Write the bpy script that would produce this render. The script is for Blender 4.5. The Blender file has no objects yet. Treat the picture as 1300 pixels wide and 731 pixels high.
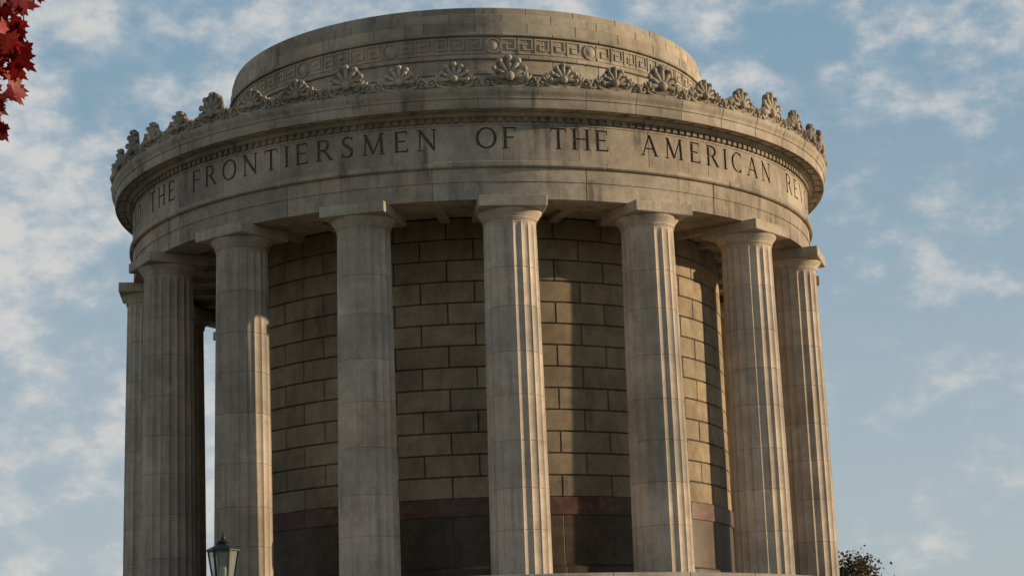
import bpy, bmesh, math, random
from mathutils import Vector, Matrix
random.seed(7)
S=11.5; CZ=1.6; D=6.04927*S
rad=math.radians
DL=5.77
HB=.343
def H(h): return CZ+S*h
scene=bpy.context.scene
SUN_AZ=91.5; SUN_EL=11.0

# ---------------------------------------------------------------- materials
def new_mat(name):
    m=bpy.data.materials.new(name); m.use_nodes=True
    nt=m.node_tree; b=nt.nodes["Principled BSDF"]
    return m,nt,b
def N(nt,t,**k):
    n=nt.nodes.new(t)
    for a,v in k.items(): setattr(n,a,v)
    return n
def mixc(nt,fac,a,b,bt='MIX'):
    n=N(nt,'ShaderNodeMix',data_type='RGBA',blend_type=bt)
    for s,v in ((n.inputs[0],fac),(n.inputs[6],a),(n.inputs[7],b)):
        if isinstance(v,bpy.types.NodeSocket): nt.links.new(v,s)
        elif isinstance(v,(int,float)): s.default_value=v
        else: s.default_value=(*v,1)
    return n.outputs[2]
def noise(nt,vec,scale,detail=4,rough=.55):
    n=N(nt,'ShaderNodeTexNoise'); n.inputs['Scale'].default_value=scale
    n.inputs['Detail'].default_value=detail; n.inputs['Roughness'].default_value=rough
    nt.links.new(vec,n.inputs['Vector']); return n.outputs['Fac']
def ramp(nt,fac,lo,hi,a=0.0,b=1.0):
    n=N(nt,'ShaderNodeMapRange'); n.interpolation_type='SMOOTHSTEP'
    nt.links.new(fac,n.inputs[0])
    n.inputs[1].default_value=lo;n.inputs[2].default_value=hi;n.inputs[3].default_value=a;n.inputs[4].default_value=b
    return n.outputs[0]
def mth(nt,op,a,b=None,c=None):
    n=N(nt,'ShaderNodeMath',operation=op)
    for i,v in enumerate((a,b,c)):
        if v is None: continue
        if isinstance(v,bpy.types.NodeSocket): nt.links.new(v,n.inputs[i])
        else: n.inputs[i].default_value=v
    return n.outputs[0]
def vscale(nt,vec,s):
    n=N(nt,'ShaderNodeMapping'); n.inputs['Scale'].default_value=s
    nt.links.new(vec,n.inputs['Vector']); return n.outputs[0]
def gray(nt,f):
    c=N(nt,'ShaderNodeCombineColor')
    for i in range(3): nt.links.new(f,c.inputs[i])
    return c.outputs[0]

def stone(name,c1,c2,stain=(.10,.09,.08),stain_amt=.6,rough=.85,bump=.25,streak=(2.2,2.2,.18),pale=.25):
    m,nt,b=new_mat(name)
    g=N(nt,'ShaderNodeNewGeometry').outputs['Position']
    big=noise(nt,g,.45,5,.6); med=noise(nt,g,2.7,6,.65); fine=noise(nt,g,38,3,.6)
    col=mixc(nt,ramp(nt,med,.3,.7),c1,c2)
    col=mixc(nt,1.0,col,gray(nt,ramp(nt,big,.32,.68,.74,1.12)),'MULTIPLY')
    st=noise(nt,vscale(nt,g,streak),1.0,6,.70)
    f=mth(nt,'MULTIPLY',ramp(nt,st,.45,.66),ramp(nt,noise(nt,g,.8,4,.6),.40,.62,.12,1))
    col=mixc(nt,mth(nt,'MULTIPLY',f,stain_amt),col,stain)
    s2=noise(nt,vscale(nt,g,(4.2,4.2,.35)),1.3,5,.7)
    col=mixc(nt,mth(nt,'MULTIPLY',ramp(nt,s2,.58,.74),pale),col,tuple(min(.56,x*1.2) for x in c2))
    bl=noise(nt,g,6.5,6,.75)
    col=mixc(nt,mth(nt,'MULTIPLY',ramp(nt,bl,.55,.68),.40*stain_amt),col,stain)
    col=mixc(nt,1.0,col,gray(nt,ramp(nt,fine,.35,.7,.82,1.12)),'MULTIPLY')
    a=N(nt,'ShaderNodeAttribute',attribute_name='tone')
    col=mixc(nt,1.0,col,a.outputs['Color'],'MULTIPLY')
    oi=N(nt,'ShaderNodeObjectInfo').outputs['Random']
    col=mixc(nt,1.0,col,gray(nt,ramp(nt,oi,0,1,.92,1.05)),'MULTIPLY')
    nt.links.new(col,b.inputs['Base Color'])
    b.inputs['Roughness'].default_value=rough
    b.inputs['Specular IOR Level'].default_value=.25
    bp=N(nt,'ShaderNodeBump'); bp.inputs['Strength'].default_value=bump; bp.inputs['Distance'].default_value=.03
    hb=mth(nt,'ADD',mth(nt,'MULTIPLY',fine,.35),med)
    nt.links.new(hb,bp.inputs['Height']); nt.links.new(bp.outputs[0],b.inputs['Normal'])
    return m
def plain(name,c,rough=.6,metal=0,nscale=6,var=.25,bump=.1):
    m,nt,b=new_mat(name)
    g=N(nt,'ShaderNodeNewGeometry').outputs['Position']
    n=noise(nt,g,nscale,5,.6)
    col=mixc(nt,ramp(nt,n,.3,.7),tuple(x*(1-var) for x in c),tuple(min(1,x*(1+var)) for x in c))
    nt.links.new(col,b.inputs['Base Color'])
    b.inputs['Roughness'].default_value=rough; b.inputs['Metallic'].default_value=metal
    bp=N(nt,'ShaderNodeBump'); bp.inputs['Strength'].default_value=bump; bp.inputs['Distance'].default_value=.02
    nt.links.new(n,bp.inputs['Height']); nt.links.new(bp.outputs[0],b.inputs['Normal'])
    return m

M_ent=stone("entablature_granite",(.415,.338,.255),(.51,.425,.33),stain=(.115,.092,.070),stain_amt=.75)
M_col=stone("column_granite",(.455,.375,.288),(.54,.452,.355),stain=(.16,.13,.10),stain_amt=.5,streak=(3,3,.12))
M_att=stone("attic_granite",(.39,.322,.24),(.48,.404,.308),stain=(.12,.098,.072),stain_amt=.7)
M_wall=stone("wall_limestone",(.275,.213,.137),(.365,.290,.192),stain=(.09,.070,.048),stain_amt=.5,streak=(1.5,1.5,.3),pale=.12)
M_mort=plain("mortar_dark",(.026,.021,.016),.95)
M_band=stone("red_marble_band",(.090,.045,.032),(.155,.075,.052),stain=(.20,.15,.12),stain_amt=.6,rough=.4,bump=.05,streak=(3,3,4))
M_dado=stone("dado_marble",(.070,.048,.030),(.115,.082,.052),stain=(.038,.030,.02),stain_amt=.6,rough=.45,bump=.05)
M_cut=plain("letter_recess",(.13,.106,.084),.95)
M_pod=stone("podium_granite",(.38,.34,.29),(.46,.42,.37),stain_amt=.3)

# ---------------------------------------------------------------- mesh builder
class MB:
    def __init__(s): s.v=[];s.f=[];s.t=[]
    def add(s,vs,fs,tone=1.0):
        o=len(s.v); s.v+=vs
        for f in fs: s.f.append(tuple(i+o for i in f)); s.t.append(tone)
    def obj(s,name,mat,parent=None,smooth=True,ang=30,mats=None):
        me=bpy.data.meshes.new(name); me.from_pydata(s.v,[],s.f)
        ca=me.color_attributes.new('tone','FLOAT_COLOR','CORNER')
        vals=[]
        for p,t in zip(me.polygons,s.t):
            tt=t if isinstance(t,tuple) else (t,t,t)
            vals+= [tt[0],tt[1],tt[2],1.0]*p.loop_total
        ca.data.foreach_set('color',vals)
        me.materials.append(mat)
        me.update()
        if smooth:
            me.shade_smooth(); me.set_sharp_from_angle(angle=rad(ang))
        o=bpy.data.objects.new(name,me); scene.collection.objects.link(o)
        if parent: o.parent=parent
        return o
def P(r,a,z): # r metres, a degrees from front toward +x
    a=rad(a); return (r*math.sin(a),-r*math.cos(a),z)
def rtone(lo=.78,hi=1.08):
    t=random.uniform(lo,hi); w=random.uniform(-.03,.03); return (t*(1+w),t,t*(1-w))
def sweep(mb,prof,joints=(),seg=1.5,depth=.030,hw=.019,tones=None,closed=True):
    n=len(prof); rm=sum(p[0] for p in prof)/n
    R=max(p[0] for p in prof)*S
    dw=math.degrees(hw/R)
    angs=[]
    jn=sorted(j%360 for j in joints)
    k=int(360/seg)
    for i in range(k):
        a=i*seg
        if all(min(abs(a-j),360-abs(a-j))>dw*2.5 for j in jn): angs.append((a,0))
    for j in jn: angs+=[(j-dw,0),(j,1),(j+dw,0)]
    angs.sort()
    base=len(mb.v); m=len(angs)
    for a,g in angs:
        for (r,h) in prof:
            rr=r*S-(depth if (g and r>rm) else 0)
            mb.v.append(P(rr,a,H(h)))
    if tones is None: tones=[rtone() for _ in range(max(1,len(jn)))]
    def tone(a):
        if not jn: return 1.0
        i=sum(1 for j in jn if j<=a)%len(jn)
        return tones[i%len(tones)]
    for i in range(m):
        i2=(i+1)%m
        a0=angs[i][0]; a1=angs[i2][0] if i2 else 360+angs[0][0]
        t=tone(((a0+a1)/2)%360)
        for j in range(n if closed else n-1):
            j2=(j+1)%n
            mb.f.append((base+i*n+j,base+i2*n+j,base+i2*n+j2,base+i*n+j2)); mb.t.append(t)
def cbox(mb,r0,r1,a0,a1,z0,z1,tone=1.0,n=1):
    vs=[];fs=[]
    for i in range(n+1):
        a=a0+(a1-a0)*i/n
        vs+=[P(r0,a,z0),P(r1,a,z0),P(r1,a,z1),P(r0,a,z1)]
    for i in range(n):
        b=4*i
        for j in range(4):
            j2=(j+1)%4
            fs.append((b+j,b+4+j,b+4+j2,b+j2))
    fs.append((0,1,2,3)); e=4*n; fs.append((e+3,e+2,e+1,e))
    mb.add(vs,fs,tone)

root=bpy.data.objects.new("rotunda_memorial",None); scene.collection.objects.link(root)

# ---------------------------------------------------------------- stylobate / podium
mb=MB()
sweep(mb,[(.1,.28),(1.12,.28),(1.12,HB-.002),(1.118,HB),(.1,HB)],[DL+11.25*i for i in range(32)],depth=.02)
sweep(mb,[(.1,.23),(1.16,.23),(1.16,.28),(.1,.2799)],[DL+5+11.25*i for i in range(32)])
sweep(mb,[(.1,.18),(1.20,.18),(1.20,.23),(.1,.2299)],[DL+11.25*i for i in range(32)])
sweep(mb,[(.1,-.14),(1.75,-.14),(1.75,.15),(1.78,.15),(1.78,.18),(.1,.1799)],[DL+7.5*i for i in range(48)])
mb.obj("stepped_podium",M_pod,root)

# ---------------------------------------------------------------- cella wall
RW=.765
mb=MB(); sweep(mb,[(.3,HB),(RW-.0045,HB),(RW-.0045,1.36),(.3,1.36)]); mb.obj("wall_core",M_mort,root)
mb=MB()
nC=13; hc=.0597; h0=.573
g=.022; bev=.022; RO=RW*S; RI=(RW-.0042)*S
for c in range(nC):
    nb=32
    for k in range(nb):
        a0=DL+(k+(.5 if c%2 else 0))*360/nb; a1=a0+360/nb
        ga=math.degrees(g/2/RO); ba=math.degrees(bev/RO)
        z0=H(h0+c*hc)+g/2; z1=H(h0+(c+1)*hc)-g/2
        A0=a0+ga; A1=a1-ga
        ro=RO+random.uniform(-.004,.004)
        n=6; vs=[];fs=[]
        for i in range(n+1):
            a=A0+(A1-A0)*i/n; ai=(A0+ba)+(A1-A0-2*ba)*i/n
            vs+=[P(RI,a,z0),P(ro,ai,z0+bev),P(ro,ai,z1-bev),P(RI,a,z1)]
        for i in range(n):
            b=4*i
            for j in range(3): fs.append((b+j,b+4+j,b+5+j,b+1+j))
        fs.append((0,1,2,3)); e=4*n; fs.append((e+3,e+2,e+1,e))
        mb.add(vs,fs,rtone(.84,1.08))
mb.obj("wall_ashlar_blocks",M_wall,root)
mb=MB(); sweep(mb,[(.5,.526),(RW+.004,.526),(RW+.004,.573),(.5,.573)],[DL+22.5*i for i in range(16)],depth=.012)
mb.obj("wall_marble_band",M_band,root)
mb=MB(); sweep(mb,[(.5,HB),(RW+.012,HB),(RW+.012,.385),(RW,.392),(RW,.5258),(.5,.5258)],[DL+11.25*i for i in range(32)],depth=.012)
mb.obj("wall_dado",M_dado,root)
mb=MB(); sweep(mb,[(.6,1.352),(1.0,1.352),(1.0,1.37),(.6,1.37)])
for i in range(32):
    a=DL+11.25*i; cbox(mb,RW*S+.01,.955*S,a-1,a+1,H(1.335),H(1.353))
mb.obj("ambulatory_ceiling",M_ent,root)

# ---------------------------------------------------------------- columns
def column_mesh():
    mb=MB(); Hc=(1.325-HB)*S
    zt=(1.262-HB)*S
    rb,rt=.0792*S,.0705*S
    nd=8
    def R(z):
        t=z/zt; return rb+(rt-rb)*(t**1.35)
    zs=[(0,0)]
    cut=[zt*(k/nd)+ (random.uniform(-.12,.12) if 0<k<nd else 0) for k in range(nd+1)]
    for k in range(nd):
        a=cut[k]; b=cut[k+1]
        for u in (.25,.5,.75): zs.append((a+(b-a)*u,0))
        if k<nd-1: zs+=[(b-.013,0),(b,1),(b+.013,0)]
    fl=[0,.10,.26,.5,.74,.90]; nf=20
    zs=sorted(zs)
    zs=[q for q in zs if q[0]<zt-.25]+[(zt-.22,0),(zt-.12,2),(zt-.05,3),(zt,4)]
    cols=nf*len(fl)
    tones=[rtone(.86,1.07) for _ in range(nd)]
    for z,k in zs:
        for i in range(nf):
            for t in fl:
                th=2*math.pi*(i+t)/nf
                dep=.058*math.sin(math.pi*t)**.75
                dep*={0:1,1:1,2:.85,3:.5,4:0}[k]
                r=R(z)-dep-(.018 if k==1 else 0)
                mb.v.append((r*math.cos(th),r*math.sin(th),z))
    for a in range(len(zs)-1):
        zm=(zs[a][0]+zs[a+1][0])/2
        t=tones[max(0,min(nd-1,sum(1 for c in cut if c<zm)-1))]
        for i in range(cols):
            j=(i+1)%cols
            mb.f.append((a*cols+i,a*cols+j,(a+1)*cols+j,(a+1)*cols+i)); mb.t.append(t)
    z1=zt
    prof=[(rt,z1),(rt+.005,z1+.04),(rt+.03,z1+.05),(rt+.03,z1+.075),(rt+.015,z1+.085),(rt+.045,z1+.095),(rt+.045,z1+.12),(rt+.03,z1+.13),
          (rt+.07,z1+.20),(rt+.13,z1+.28),(rt+.175,z1+.34),(rt+.185,z1+.375),(rt+.17,z1+.395),(.1,z1+.395)]
    n=64; b=len(mb.v)
    for r,z in prof:
        for i in range(n):
            th=2*math.pi*i/n; mb.v.append((r*math.cos(th),r*math.sin(th),z))
    for k in range(len(prof)-1):
        for i in range(n):
            j=(i+1)%n
            mb.f.append((b+k*n+i,b+k*n+j,b+(k+1)*n+j,b+(k+1)*n+i)); mb.t.append(1.0)
    za=z1+.39; zb=Hc-.001; w=.0905*S; e=.02
    vs=[]
    for (q,z) in ((w-e,za),(w,za+e),(w,zb-e),(w-e,zb)):
        c=.02
        vs+=[(-q+c,-q,z),(q-c,-q,z),(q,-q+c,z),(q,q-c,z),(q-c,q,z),(-q+c,q,z),(-q,q-c,z),(-q,-q+c,z)]
    fs=[(7,6,5,4,3,2,1,0),(24,25,26,27,28,29,30,31)]
    for k in range(3):
        for i in range(8):
            j=(i+1)%8; fs.append((k*8+i,k*8+j,k*8+8+j,k*8+8+i))
    mb.add(vs,fs,random.uniform(.82,.95))
    o=mb.obj("fluted_column",M_col,None,ang=24); return o
cm=[]
for v in range(5):
    o=column_mesh(); cm.append(o.data); bpy.data.objects.remove(o)
for i in range(16):
    a=DL+22.5*i
    o=bpy.data.objects.new("fluted_column_%d"%(i+1),cm[i%5]); scene.collection.objects.link(o)
    o.location=P(S,a,H(HB)); o.rotation_euler=(0,0,rad(a)); o.parent=root

# ---------------------------------------------------------------- entablature
RE=1.053
mb=MB()
jt=[DL+22.5*i+11.25 for i in range(16)]
sweep(mb,[(.945,1.325),(1.049,1.325),(1.049,1.372),(1.0515,1.3725),(1.0515,1.410),(.945,1.410)],jt)
sweep(mb,[(.945,1.4103),(1.0585,1.4103),(1.0625,1.4135),(1.0625,1.424),(1.058,1.427),(.945,1.427)],[j+3 for j in jt],depth=.015)
mb.obj("architrave",M_ent,root)
mb=MB()
sweep(mb,[(.945,1.4273),(RE,1.4273),(RE,1.5265),(.945,1.5265)],[DL+11.25*i+10.3 for i in range(32)],seg=1.5,depth=.018,hw=.013)
frz=mb.obj("frieze",M_ent,root,smooth=False)
TK,TN=.140,.070
def q(x0,y0,x1,y1,w): return ('L',[(x0,y0),(x1,y1)],[w,w])
def serif(x,y,w=.30): return ('L',[(x-w/2,y+(.022 if y<.5 else -.022)),(x+w/2,y+(.022 if y<.5 else -.022))],[.045,.045])
def arc(cx,cy,rx,ry,a0,a1,n=14,thick=TK,thin=TN):
    pts=[];ws=[]
    for i in range(n+1):
        a=rad(a0+(a1-a0)*i/n); pts.append((cx+rx*math.cos(a),cy+ry*math.sin(a)))
        ws.append(thin+(thick-thin)*abs(math.cos(a))**1.3)
    return ('L',pts,ws)
def glyph(ch):
    if ch=='A': return .92,[q(.10,.02,.46,.99,TN),q(.46,.99,.82,.02,TK),q(.22,.34,.70,.34,TN),serif(.10,0,.24),serif(.82,0,.28)]
    if ch=='N': return .88,[q(.12,0,.12,1,TN),q(.10,.98,.78,.03,TK),q(.77,0,.77,1,TN),serif(.12,0,.26),serif(.08,1,.2),serif(.77,1,.26)]
    if ch=='D': return .86,[q(.14,0,.14,1,TK),arc(.30,.5,.46,.46,-90,90),q(.10,.965,.32,.965,TN),q(.10,.035,.32,.035,TN)]
    if ch=='T': return .80,[q(.40,0,.40,1,TK),q(.03,.96,.77,.96,TN),q(.05,.80,.05,.97,.05),q(.75,.80,.75,.97,.05),serif(.40,0)]
    if ch=='H': return .90,[q(.14,0,.14,1,TK),q(.76,0,.76,1,TK),q(.14,.52,.76,.52,TN)]+[serif(x,y) for x in(.14,.76) for y in (0,1)]
    if ch=='E': return .70,[q(.14,0,.14,1,TK),q(.05,.96,.62,.96,TN),q(.14,.52,.54,.52,TN),q(.05,.04,.65,.04,TN),q(.61,.8,.61,.99,.045),q(.64,.01,.64,.2,.045)]
    if ch=='F': return .66,[q(.14,0,.14,1,TK),q(.05,.96,.62,.96,TN),q(.14,.52,.54,.52,TN),q(.61,.8,.61,.99,.045),serif(.14,0)]
    if ch=='R': return .84,[q(.14,0,.14,1,TK),q(.05,.965,.36,.965,TN),q(.14,.5,.36,.5,TN),arc(.34,.733,.27,.232,-90,90,10),q(.40,.5,.76,.02,TK),serif(.14,0),serif(.79,0,.18)]
    if ch=='O': return .96,[('O',(.48,.5,.41,.465))]
    if ch=='I': return .28,[q(.14,0,.14,1,TK),serif(.14,0),serif(.14,1)]
    if ch=='S':
        pts=[(.56,.84),(.50,.92),(.40,.965),(.29,.965),(.18,.91),(.13,.80),(.15,.68),(.25,.59),(.40,.49),(.53,.39),(.57,.26),(.53,.13),(.42,.045),(.28,.035),(.16,.09),(.09,.20)]
        ws=[.05,.06,.07,.08,.10,.12,.135,.15,.16,.15,.14,.12,.09,.08,.06,.05]
        return .66,[('L',pts,ws),q(.57,.78,.57,.98,.045),q(.08,.02,.08,.24,.045)]
    if ch=='M': return 1.06,[q(.12,0,.16,1,TN),q(.15,.98,.52,.05,TK),q(.52,.05,.88,.98,TN),q(.88,1,.93,0,TK),serif(.12,0,.24),serif(.93,0),serif(.12,1,.18),serif(.93,1,.18)]
    if ch=='C': return .84,[arc(.48,.5,.40,.465,52,308,22),q(.73,.74,.73,.97,.045),q(.73,.03,.73,.2,.045)]
    if ch=='V': return .88,[q(.08,.98,.45,.02,TK),q(.45,.02,.80,.98,TN),serif(.08,1,.28),serif(.80,1,.24)]
    if ch=='U': return .84,[q(.14,.3,.14,1,TK),q(.72,.3,.72,1,TN),arc(.43,.32,.29,.28,180,360),serif(.14,1),serif(.72,1,.26)]
    if ch=='L': return .70,[q(.14,0,.14,1,TK),q(.05,.04,.65,.04,TN),q(.64,.01,.64,.22,.045),serif(.14,1)]
    if ch=='K': return .84,[q(.14,0,.14,1,TK),q(.16,.42,.70,.98,TN),q(.30,.58,.76,.02,TK),serif(.14,0),serif(.14,1),serif(.72,1,.2),serif(.78,0,.2)]
    return .4,[]
LH=.0585*S; ZB=H(1.4615)
def word(text,a0,a1,mb):
    gl=[glyph(c) for c in text]; gap=.20
    tot=sum(g[0] for g in gl)+gap*(len(gl)-1)
    u=(a1-a0)/tot
    su=rad(u)*RE*S
    x=a0
    for w,parts in gl:
        ac=x+u*w/2
        ca=rad(ac); T=Vector((math.cos(ca),math.sin(ca),0)); O=Vector((math.sin(ca),-math.cos(ca),0))
        xs=min(su,LH*1.0)
        def W3(px,py,out):
            return tuple(O*(RE*S+out)+T*((px-w/2)*xs)+Vector((0,0,ZB+py*LH)))
        for k,p in enumerate(parts):
            back=-.050-.0013*k; fr=.12+.0017*k
            if p[0]=='L':
                pts,ws=p[1],p[2]; L=[];Rr=[]
                for i,(px,py) in enumerate(pts):
                    i0=max(0,i-1);i1=min(len(pts)-1,i+1)
                    dx=pts[i1][0]-pts[i0][0];dy=pts[i1][1]-pts[i0][1];l=math.hypot(dx,dy)
                    nx,ny=-dy/l*ws[i]/2,dx/l*ws[i]/2
                    L.append((px+nx,py+ny));Rr.append((px-nx,py-ny))
                n=len(pts); closed=False
            else:
                cx,cy,rx,ry=p[1]; n=28; L=[];Rr=[]; closed=True
                for i in range(n):
                    a=2*math.pi*i/n; hw=(TN+(TK-TN)*abs(math.cos(a))**1.3)/2
                    L.append((cx+(rx-hw)*math.cos(a),cy+(ry-hw)*math.sin(a)))
                    Rr.append((cx+(rx+hw)*math.cos(a),cy+(ry+hw)*math.sin(a)))
            vs=[]
            for l,r in zip(L,Rr): vs+=[W3(*l,back),W3(*r,back),W3(*r,fr),W3(*l,fr)]
            fs=[]
            for i in range(n if closed else n-1):
                b=4*i; c=4*((i+1)%n)
                for j in range(4):
                    j2=(j+1)%4; fs.append((b+j,c+j,c+j2,b+j2))
            if not closed:
                fs.append((3,2,1,0)); e=4*(n-1); fs.append((e,e+1,e+2,e+3))
            mb.add(vs,fs)
        x+=u*(w+gap)
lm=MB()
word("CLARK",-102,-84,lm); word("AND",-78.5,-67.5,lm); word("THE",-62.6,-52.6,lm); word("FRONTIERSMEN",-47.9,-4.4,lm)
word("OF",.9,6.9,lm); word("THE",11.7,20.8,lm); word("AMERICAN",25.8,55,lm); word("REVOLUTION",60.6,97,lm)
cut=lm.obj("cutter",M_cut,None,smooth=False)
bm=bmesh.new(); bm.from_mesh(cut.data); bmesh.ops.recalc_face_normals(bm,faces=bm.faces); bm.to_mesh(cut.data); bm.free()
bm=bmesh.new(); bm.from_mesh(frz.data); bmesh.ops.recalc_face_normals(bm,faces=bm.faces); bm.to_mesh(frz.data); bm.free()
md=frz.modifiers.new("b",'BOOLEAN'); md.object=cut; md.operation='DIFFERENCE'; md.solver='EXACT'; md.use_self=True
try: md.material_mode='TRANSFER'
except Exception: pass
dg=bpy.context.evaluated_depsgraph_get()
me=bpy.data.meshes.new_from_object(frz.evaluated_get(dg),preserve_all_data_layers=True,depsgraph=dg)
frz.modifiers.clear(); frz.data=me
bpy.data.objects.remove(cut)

mb=MB()
sweep(mb,[(.945,1.5268),(1.055,1.5268),(1.055,1.5305),(1.0525,1.531),(1.0525,1.5475),(1.066,1.548),(1.068,1.552),(1.0735,1.5555),(1.075,1.5605),(.945,1.5605)])
for i in range(288):
    a=DL+1.25*i; cbox(mb,1.052*S,1.0605*S,a-.36,a+.36,H(1.5345),H(1.5472),random.uniform(.6,.85))
mb.obj("dentil_course",M_ent,root)
mb=MB()
cj=[DL+7.5*i+3.1 for i in range(48)]
sweep(mb,[(.70,1.5608),(1.098,1.5608),(1.101,1.5565),(1.1055,1.5565),(1.1070,1.560),(1.1070,1.5810),(1.1100,1.5825),(1.1100,1.5870),(1.1115,1.591),(1.1150,1.596),(1.1175,1.6015),(1.1175,1.608),(.70,1.608)],cj,depth=.018)
for i in range(96):
    a=DL+3.75*i; cbox(mb,1.079*S,1.0955*S,a-1.35,a+1.35,H(1.5572),H(1.5610),1.0,2)
mb.obj("cornice",M_ent,root)

# ---------------------------------------------------------------- cresting
RC=1.1085*S
def blob(mb,c,ax,ay,az,rx,ry,rz,nu=8,nv=5,tone=1.0):
    c=Vector(c);vs=[];fs=[]
    vs.append(tuple(c-az*rz))
    for j in range(1,nv):
        ph=-math.pi/2+math.pi*j/nv
        for i in range(nu):
            th=2*math.pi*i/nu
            vs.append(tuple(c+ax*(rx*math.cos(ph)*math.cos(th))+ay*(ry*math.cos(ph)*math.sin(th))+az*(rz*math.sin(ph))))
    vs.append(tuple(c+az*rz))
    for i in range(nu): fs.append((0,1+(i+1)%nu,1+i))
    for j in range(nv-2):
        for i in range(nu):
            a=1+j*nu;b=a+nu; k=(i+1)%nu; fs.append((a+i,a+k,b+k,b+i))
    e=len(vs)-1;a=1+(nv-2)*nu
    for i in range(nu): fs.append((a+i,a+(i+1)%nu,e))
    mb.add(vs,fs,tone)
def tube(mb,pts,rs,n=6,yflat=1.0,tone=1.0):
    vs=[];fs=[];m=len(pts)
    for i,(x,z) in enumerate(pts):
        i0=max(0,i-1);i1=min(m-1,i+1)
        dx=pts[i1][0]-pts[i0][0];dz=pts[i1][1]-pts[i0][1];l=math.hypot(dx,dz) or 1
        nx,nz=-dz/l,dx/l
        for k in range(n):
            th=2*math.pi*k/n
            vs.append((x+nx*rs[i]*math.cos(th), rs[i]*yflat*math.sin(th), z+nz*rs[i]*math.cos(th)))
    for i in range(m-1):
        for k in range(n):
            k2=(k+1)%n; fs.append((i*n+k,i*n+k2,(i+1)*n+k2,(i+1)*n+k))
    fs.append(tuple(range(n-1,-1,-1))); fs.append(tuple((m-1)*n+k for k in range(n)))
    mb.add(vs,fs,tone)
X=Vector((1,0,0));Yv=Vector((0,1,0));Z=Vector((0,0,1))
HALF=rad(3.75)*RC
def slab(u,pts,y0,y1,tone):
    n=len(pts); vs=[(x,y0,z) for x,z in pts]+[(x,y1,z) for x,z in pts]
    u.add(vs,[tuple(range(n)),tuple(range(2*n-1,n-1,-1))]+[(i,n+i,n+(i+1)%n,(i+1)%n) for i in range(n)],tone)
def unit(sc):
    u=MB()
    cz=.25*sc
    fan=[]
    for i in range(61):
        an=rad(-118+236*i/60); lob=.30+.035*abs(math.sin(3.5*rad(-118+236*i/60)*1.02+math.pi/2))
        fan.append((math.sin(an)*lob*sc*1.02,cz+.10*sc+math.cos(an)*lob*sc*1.2))
    slab(u,[(-.10*sc,0)]+fan+[(.10*sc,0)],-.02,.07,.60)
    for k in range(-3,4):
        an=rad(k*31); L=(.46-.018*abs(k))*sc
        d=Vector((math.sin(an),0,math.cos(an))); t=Vector((math.cos(an),0,-math.sin(an)))
        c=Vector((0,-.04,cz))+d*(L*.58)
        blob(u,c,t,Yv,d,.058*sc,.07,L*.44,8,6)
        blob(u,Vector((0,-.06,cz))+d*(L*.92),t,Yv,d,.072*sc,.075,.062*sc,8,5)
    blob(u,(0,-.08,cz),X,Yv,Z,.11*sc,.11,.11*sc,10,6)
    pr=[]
    n=28
    for i in range(n+1):
        s=-HALF+2*HALF*i/n; a=abs(s)/HALF
        z=.23+.13*math.exp(-((a-.48)/.17)**2)+.08*math.exp(-((a-.82)/.12)**2)
        pr.append((s,z))
    slab(u,[(-HALF,-.02)]+pr+[(HALF,-.02)],.0,.08,.62)
    for sg in (-1,1):
        def volute(cx,cz_,R,turn,a0,dr,tr,pre):
            pts=[];rs=[]
            for i in range(20):
                t=i/19; a=a0+dr*t*turn*math.pi; r=R*(1-t*.80)
                pts.append((sg*(cx+r*math.cos(a)),cz_+r*math.sin(a))); rs.append(tr*(1-.3*t))
            tube(u,[(sg*x,z) for x,z in pre]+pts,[tr*.8]*len(pre)+rs)
            blob(u,(sg*cx,-.02,cz_),X,Yv,Z,R*.36,.08,R*.36,8,5)
        volute(.40,.235,.170,2.7,-math.pi/2,1,.055,[(.08,.05),(.22,.04)])
        volute(.69,.165,.125,2.4,math.pi/2,-1,.048,[(.48,.38),(.58,.34)])
        for cx,cz_,an,rz in ((.53,.32,8,.15),(.60,.28,35,.13),(.47,.36,-20,.12),(.825,.17,4,.16),(.78,.24,-25,.12)):
            aa=rad(an*sg); d=Vector((math.sin(aa),0,math.cos(aa))); t=Vector((math.cos(aa),0,-math.sin(aa)))
            blob(u,Vector((sg*cx,-.03,cz_)),t,Yv,d,.048,.07,rz*random.uniform(.85,1.15),7,5)
    return u
mb=MB()
for i in range(48):
    sc=1.36 if i%3==0 else random.uniform(1.04,1.14)
    u=unit(sc); a=DL+7.5*i; base=len(mb.v)
    jit=random.uniform(-.02,.04)
    for (x,y,z) in u.v:
        r=RC-y; mb.v.append(P(r,a+math.degrees((x)/RC),H(1.6105)+z*(1.04+jit)))
    tn=random.uniform(.78,1.08)
    for f,t in zip(u.f,u.t): mb.f.append(tuple(k+base for k in f)); mb.t.append(tn*t)
sweep(mb,[(1.095,1.6083),(1.1150,1.6083),(1.1160,1.6100),(1.1150,1.6118),(1.095,1.6118)])
mb.obj("palmette_cresting",M_att,root,ang=50)

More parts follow.
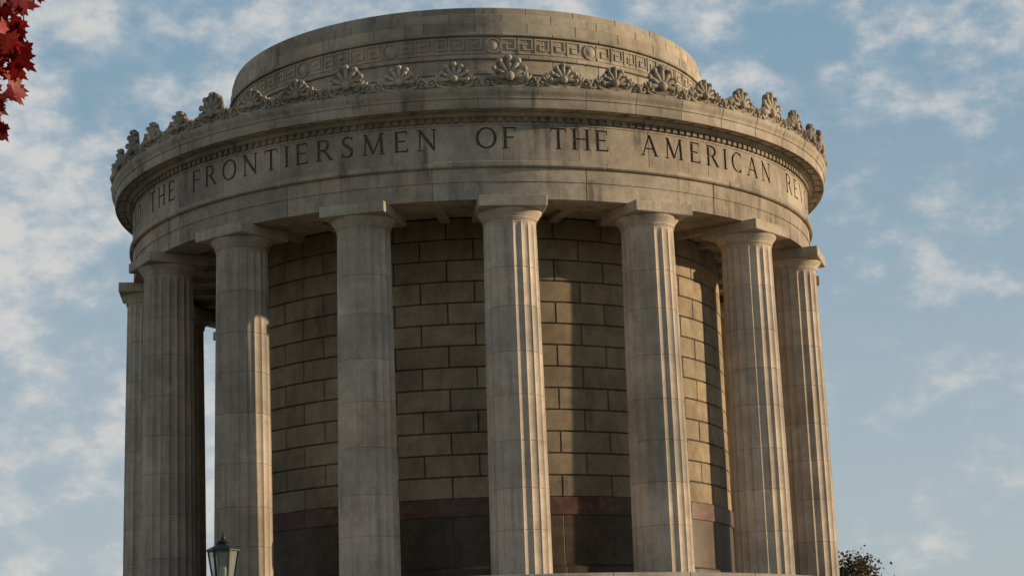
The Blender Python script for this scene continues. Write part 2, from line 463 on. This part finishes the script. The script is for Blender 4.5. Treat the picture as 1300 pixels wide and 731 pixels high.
# ---------------------------------------------------------------- attic drum
RA=.7535
mb=MB()
j1=[DL+11.25*i+2 for i in range(32)]; j2=[DL+11.25*i+7.6 for i in range(32)]
dp=.028
def crs(r,h0,h1,j,ins=.0016):
    sweep(mb,[(.5,h0+.0001),(r-ins,h0+.0001),(r,h0+ins),(r,h1-ins),(r-ins,h1),(.5,h1)],j,depth=dp)
crs(RA+.012,1.608,1.665,j1); crs(RA+.004,1.665,1.715,j2); crs(RA+.004,1.715,1.765,j1)
crs(RA+.010,1.765,1.776,j2)
crs(RA-.002,1.776,1.812,j1)
crs(RA+.0045,1.812,1.823,j2)
crs(RA-.003,1.823,1.881,[DL+22.5*i+11 for i in range(16)])
crs(RA+.005,1.881,1.890,j1)
crs(RA,1.890,1.921,j2); crs(RA-.004,1.921,1.948,j1)
sweep(mb,[(.4,1.9481),(RA-.010,1.9481),(RA-.010,1.966),(RA-.0125,1.9695),(RA-.02,1.971),(.4,1.971)],j2,depth=dp)
mb.obj("attic_drum",M_att,root)
mb=MB(); rr=(RA-.003)*S
def seg(a0,z0,a1,z1,t=.045,out=.03):
    ta=math.degrees(t/2/rr)
    cbox(mb,rr-.02,rr+out,min(a0,a1)-ta,max(a0,a1)+ta,min(z0,z1)-t/2,max(z0,z1)+t/2)
zb,zt=H(1.8305),H(1.8735)
hh=zt-zb; U=22.5/6
for s in range(16):
    A=DL+22.5*s
    for k in range(5):
        a=A+U*(k+.5)
        u=U
        pth=[(0,0),(.0,1),(.80,1),(.80,.28),(.30,.28),(.30,.64),(.55,.64)]
        for (x0,y0),(x1,y1) in zip(pth,pth[1:]): seg(a+u*x0,zb+hh*y0,a+u*x1,zb+hh*y1,out=.03+.0007*(x0+y0*2))
        seg(a,zb,a+u*1.0,zb,out=.0275)
    O=P(rr,A,0); ca=rad(A); T=Vector((math.cos(ca),math.sin(ca),0)); Ov=Vector((math.sin(ca),-math.cos(ca),0))
    c=Vector((O[0],O[1],(zb+zt)/2))
    for (ro,dp0) in ((.225,.05),(.16,.08)):
        blob(mb,c,T,Z,Ov,ro,ro,dp0,24,6)
    n=28
    vs=[];fs=[]
    for i in range(n):
        th=2*math.pi*i/n
        for (q1,o1) in ((.262,-.01),(.262,.045),(.222,.045),(.222,-.01)):
            vs.append(tuple(c+T*(q1*math.cos(th))+Z*(q1*math.sin(th))+Ov*o1))
    for i in range(n):
        b=4*i;e=4*((i+1)%n)
        for j in range(4):
            k=(j+1)%4; fs.append((b+j,e+j,e+k,b+k))
    mb.add(vs,fs)
mb.obj("greek_key_band",M_att,root)
mb=MB()
prof=[(.74,1.965),(.6,1.985),(.4,1.998),(.2,2.004),(.01,2.006)]
n=96
for r,h in prof:
    for i in range(n): mb.v.append(P(r*S,360*i/n,H(h)))
for k in range(4):
    for i in range(n):
        j=(i+1)%n; mb.f.append((k*n+i,k*n+j,(k+1)*n+j,(k+1)*n+i)); mb.t.append(1)
mb.obj("roof_cap",M_att,root)

# ---------------------------------------------------------------- ground
m,nt,b=new_mat("grass")
g_=N(nt,'ShaderNodeNewGeometry').outputs['Position']
c=mixc(nt,ramp(nt,noise(nt,g_,.15,5),.3,.7),(.045,.075,.02),(.09,.11,.035))
c=mixc(nt,ramp(nt,noise(nt,g_,9,3),.35,.7),c,(.03,.05,.015))
nt.links.new(c,b.inputs['Base Color']); b.inputs['Roughness'].default_value=.9
mb=MB(); G=3000
mb.add([(-G,-G,0),(G,-G,0),(G,G,0),(-G,G,0)],[(0,1,2,3)])
mb.obj("ground",m,None,smooth=False)
mb=MB()
vs=[];n=96
for i in range(n):
    vs.append(P(1.78*S,360*i/n,.004)); vs.append(P(2.9*S,360*i/n,.004))
mb.add(vs,[(2*i,2*i+1,(2*i+3)%(2*n),(2*i+2)%(2*n)) for i in range(n)])
mb.obj("pavement",plain("paving",(.36,.32,.26),.9),None,smooth=False)

# ---------------------------------------------------------------- street lamp
M_iron=plain("lamp_iron",(.03,.035,.032),.5,.3,20,.3)
m,nt,b=new_mat("lamp_glass"); b.inputs['Base Color'].default_value=(.30,.32,.28,1); b.inputs['Roughness'].default_value=.25
b.inputs['Alpha'].default_value=.55
M_glass=m
lamp=bpy.data.objects.new("street_lamp",None); scene.collection.objects.link(lamp)
lamp.location=(-.1303*26,-D+26,0)
def lathe(prof,n,name,mat,smooth=True,ang=30,rot=0):
    mb=MB()
    for r,z in prof:
        for i in range(n):
            th=2*math.pi*(i+rot)/n; mb.v.append((r*math.cos(th),r*math.sin(th),z))
    for k in range(len(prof)-1):
        for i in range(n):
            j=(i+1)%n; mb.f.append((k*n+i,k*n+j,(k+1)*n+j,(k+1)*n+i)); mb.t.append(1)
    return mb.obj(name,mat,lamp,smooth=smooth,ang=ang)
zt_=4.09; zg=3.35
lathe([(.0,zt_),(.012,zt_-.01),(.018,zt_-.03),(.010,zt_-.045),(.03,zt_-.06),(.035,zt_-.085),(.02,zt_-.10),(.075,zt_-.115),(.085,zt_-.13),(.07,zt_-.14),(.10,zt_-.15)],16,"finial",M_iron)
lathe([(.085,zt_-.14),(.11,zt_-.17),(.155,zt_-.195),(.205,zt_-.215),(.225,zt_-.235),(.225,zt_-.25),(.20,zt_-.255)],6,"hood",M_iron,ang=20)
lathe([(.192,zt_-.256),(.115,zg)],6,"glass",M_glass,smooth=False)
lathe([(.05,zg-.10),(.09,zg-.07),(.13,zg-.03),(.13,zg),(.0,zg)],6,"cup",M_iron,ang=20)
mb=MB()
for i in range(6):
    th=2*math.pi*i/6
    w=.011
    a=Vector((.197*math.cos(th),.197*math.sin(th),zt_-.25)); b_=Vector((.118*math.cos(th),.118*math.sin(th),zg-.005))
    t=Vector((-math.sin(th),math.cos(th),0))*w; o_=Vector((math.cos(th),math.sin(th),0))*w
    vs=[tuple(x) for p in (a,b_) for x in (p+t+o_,p-t+o_,p-t-o_,p+t-o_)]
    mb.add(vs,[(0,1,5,4),(1,2,6,5),(2,3,7,6),(3,0,4,7),(0,3,2,1),(4,5,6,7)])
mb.obj("lantern_frame",M_iron,lamp,smooth=False)
lathe([(.0,zg+.30),(.045,zg+.28),(.055,zg+.18),(.04,zg+.05),(.03,zg)],12,"bulb",plain("bulb",(.6,.6,.55),.3))
lathe([(.22,0),(.22,.12),(.17,.16),(.17,.55),(.13,.62),(.09,.75),(.075,.9),(.085,.93),(.07,.96),(.05,2.9),(.07,2.93),(.05,2.96),(.045,zg-.1)],20,"post",M_iron)

# ---------------------------------------------------------------- trees
def leafmat(name,c1,c2,trans=.35):
    m,nt,b=new_mat(name)
    a=N(nt,'ShaderNodeAttribute',attribute_name='tone')
    col=mixc(nt,a.outputs['Fac'],c1,c2)
    nt.links.new(col,b.inputs['Base Color']); b.inputs['Roughness'].default_value=.55
    tr=N(nt,'ShaderNodeBsdfTranslucent'); nt.links.new(col,tr.inputs[0])
    ms=N(nt,'ShaderNodeMixShader'); ms.inputs[0].default_value=trans
    nt.links.new(b.outputs[0],ms.inputs[1]); nt.links.new(tr.outputs[0],ms.inputs[2])
    nt.links.new(ms.outputs[0],nt.nodes['Material Output'].inputs[0])
    return m
M_bark=plain("bark",(.10,.075,.055),.95,0,12,.4,.6)
def limb(mb,pts,rs,n=7):
    vs=[];fs=[];m=len(pts)
    for i,p in enumerate(pts):
        p=Vector(p); d=(Vector(pts[min(m-1,i+1)])-Vector(pts[max(0,i-1)])).normalized()
        a=d.orthogonal().normalized(); b_=d.cross(a)
        for k in range(n):
            th=2*math.pi*k/n; vs.append(tuple(p+a*rs[i]*math.cos(th)+b_*rs[i]*math.sin(th)))
    for i in range(m-1):
        for k in range(n):
            k2=(k+1)%n; fs.append((i*n+k,i*n+k2,(i+1)*n+k2,(i+1)*n+k))
    mb.add(vs,fs)
MAPLE=[(0,-.05),(.12,.02),(.42,-.12),(.38,.08),(.62,.22),(.50,.32),(.56,.52),(.34,.42),(.20,.46),(.24,.72),(.12,.70),(0,1.0)]
MAPLE=MAPLE+[(-x,y) for x,y in reversed(MAPLE[1:-1])]
def leaf(mb,p,size,shape=MAPLE,down=.6):
    ax=Vector((random.gauss(0,1),random.gauss(0,1),random.gauss(0,.6)-down)).normalized()
    nrm=ax.orthogonal().normalized(); nrm.rotate(Matrix.Rotation(random.uniform(0,6.28),3,ax))
    sd=ax.cross(nrm)
    vs=[tuple(p+ax*(.35*size))]
    curl=random.uniform(.1,.45)
    for x,y in shape: vs.append(tuple(p+sd*(x*size)+ax*(y*size)-nrm*(abs(x)*abs(x)*curl*size)))
    n=len(shape)
    mb.add(vs,[(0,1+i,1+(i+1)%n) for i in range(n)],random.random())
def tree(name,base,trunk_h,crown_c,crown_r,nl,size,matl,shape,clumps=14,extra=None,seed=1):
    random.seed(seed)
    e=bpy.data.objects.new(name,None); scene.collection.objects.link(e)
    B=Vector(base); mb=MB(); lf=MB()
    C=Vector(crown_c); top=C+Vector((0,0,crown_r[2]*.6))
    r0=trunk_h*.028
    tp=[B,B+(top-B)*.3+Vector((.1,.05,0)),B+(top-B)*.6,top]
    limb(mb,tp,[r0*1.3,r0*.9,r0*.55,r0*.12],10)
    cl=[]
    for i in range(clumps):
        while True:
            v=Vector((random.uniform(-1,1),random.uniform(-1,1),random.uniform(-1,1)))
            if .35<v.length<1: break
        v=v.normalized()*random.uniform(.5,.82)
        cp=C+Vector((v.x*crown_r[0],v.y*crown_r[1],v.z*crown_r[2])); cl.append(cp)
        s=B+(top-B)*random.uniform(.35,.75)
        mid=(s+cp)/2+Vector((0,0,-.05*crown_r[2]))
        limb(mb,[s,mid,cp],[r0*.35,r0*.2,r0*.05],6)
    rc=min(crown_r)*.42
    for i in range(nl):
        cp=random.choice(cl)
        d=Vector((random.gauss(0,1),random.gauss(0,1),random.gauss(0,.8)))*rc*.5
        leaf(lf,cp+d,size*random.uniform(.6,1.15),shape)
    if extra: extra(mb,lf,size)
    mb.obj("trunk_and_limbs",M_bark,e); lf.obj("leaves",matl,e,smooth=False)
    return e
M_red=leafmat("red_maple_leaves",(.10,.005,.008),(.36,.018,.012),.4)
def droop(mb,lf,size):
    s=Vector((-3.6,-D+8.1,5.6))
    ps=[s,Vector((-2.9,-D+8.05,5.4)),Vector((-2.35,-D+8.0,5.05)),Vector((-2.1,-D+8.0,4.6)),Vector((-2.02,-D+8.0,4.25))]
    limb(mb,ps,[.03,.022,.013,.008,.003],6)
    limb(mb,[ps[1],Vector((-2.4,-D+8.2,5.3)),Vector((-1.95,-D+8.1,4.95)),Vector((-1.90,-D+8.1,4.55))],[.016,.011,.006,.003],5)
    for i in range(240):
        t=random.random()
        if i%2: c=Vector((-2.03,-D+8.0,5.0)).lerp(Vector((-1.96,-D+8.05,4.36)),t)
        else: c=Vector((-2.12,-D+8.0,4.9)).lerp(Vector((-2.04,-D+8.0,4.12)),t)
        leaf(lf,c+Vector((random.gauss(0,.05),random.gauss(0,.12),random.gauss(0,.04))),.105*random.uniform(.7,1.1))
tree("red_maple_tree",(-5.4,-D+8.4,0),7,(-5.4,-D+8.3,6.9),(2.9,2.9,2.0),2600,.12,M_red,MAPLE,22,droop,3)
M_aut=leafmat("autumn_leaves",(.030,.032,.010),(.16,.10,.032),.3)
OV=[(0,0),(.3,.3),(.25,.7),(0,1),(-.25,.7),(-.3,.3)]
T=131
tree("autumn_tree",(.1865*T,-D+T,0),9,(.1865*T,-D+T,8.4),(2.7,2.7,3.6),7500,.26,M_aut,OV,38,None,9)

# ---------------------------------------------------------------- world
w=bpy.data.worlds.new("World"); scene.world=w; w.use_nodes=True
nt=w.node_tree; bg=nt.nodes['Background']
sky=N(nt,'ShaderNodeTexSky'); sky.sky_type='NISHITA'; sky.sun_disc=False
sky.sun_elevation=rad(SUN_EL); sky.sun_rotation=rad(180-SUN_AZ); sky.altitude=150
sky.air_density=1.0; sky.dust_density=1.2; sky.ozone_density=1.2
tc=N(nt,'ShaderNodeTexCoord').outputs['Generated']
sx=N(nt,'ShaderNodeSeparateXYZ'); nt.links.new(tc,sx.inputs[0])
zz=sx.outputs[2]
v1=vscale(nt,tc,(1,1,1.6))
n1=noise(nt,v1,15,9,.60); n2=noise(nt,v1,4.2,3,.5); n3=noise(nt,v1,38,5,.6)
f=mth(nt,'ADD',mth(nt,'MULTIPLY',n1,.55),mth(nt,'MULTIPLY',n2,.24))
f=mth(nt,'ADD',f,mth(nt,'MULTIPLY',n3,.26))
f=mth(nt,'SUBTRACT',f,mth(nt,'MULTIPLY',sx.outputs[0],.13))
f=mth(nt,'ADD',f,mth(nt,'MULTIPLY',mth(nt,'MINIMUM',zz,.38),.22))
mask=ramp(nt,f,.505,.69,0,.85)
mask=mth(nt,'MULTIPLY',mask,ramp(nt,zz,.42,.62,1,.08))
shade=ramp(nt,mth(nt,'ADD',mth(nt,'MULTIPLY',n1,.6),mth(nt,'MULTIPLY',n3,.4)),.42,.62)
cc=mixc(nt,shade,(4.8,5.4,6.0),(7.4,7.2,6.9))
elev=ramp(nt,zz,.03,.38)
haze=mixc(nt,elev,(4.8,5.6,6.1),(2.5,4.0,5.3))
haze=mixc(nt,ramp(nt,zz,.40,.75),haze,(.85,1.3,1.95))
base=mixc(nt,.85,sky.outputs[0],haze)
col=mixc(nt,mask,base,cc)
nt.links.new(col,bg.inputs[0]); bg.inputs[1].default_value=.092

# sun
sd=bpy.data.lights.new("sun",'SUN'); sd.energy=5.0; sd.angle=rad(.5); sd.color=(1,.78,.52)
so=bpy.data.objects.new("sun",sd); scene.collection.objects.link(so)
az=rad(SUN_AZ); el=rad(SUN_EL)
dirv=Vector((math.sin(az)*math.cos(el),-math.cos(az)*math.cos(el),math.sin(el)))
so.rotation_euler=dirv.to_track_quat('Z','Y').to_euler()

# camera
cd=bpy.data.cameras.new("camera"); cam=bpy.data.objects.new("camera",cd); scene.collection.objects.link(cam)
cd.sensor_width=36; cd.lens=2500.83/1300*36; cd.clip_end=9000; cd.clip_start=.1
p,ro,ps=.21358,.03559,.01992
F=Vector((math.sin(ps)*math.cos(p),math.cos(ps)*math.cos(p),math.sin(p)))
R0=Vector((math.cos(ps),-math.sin(ps),0)); U0=R0.cross(F)
Rs=R0*math.cos(ro)-U0*math.sin(ro); Us=R0*math.sin(ro)+U0*math.cos(ro)
mt=Matrix(((Rs.x,Us.x,-F.x,0),(Rs.y,Us.y,-F.y,-D),(Rs.z,Us.z,-F.z,CZ),(0,0,0,1)))
cam.matrix_world=mt
scene.camera=cam
scene.view_settings.view_transform='Standard'; scene.view_settings.look='None'
scene.view_settings.exposure=0
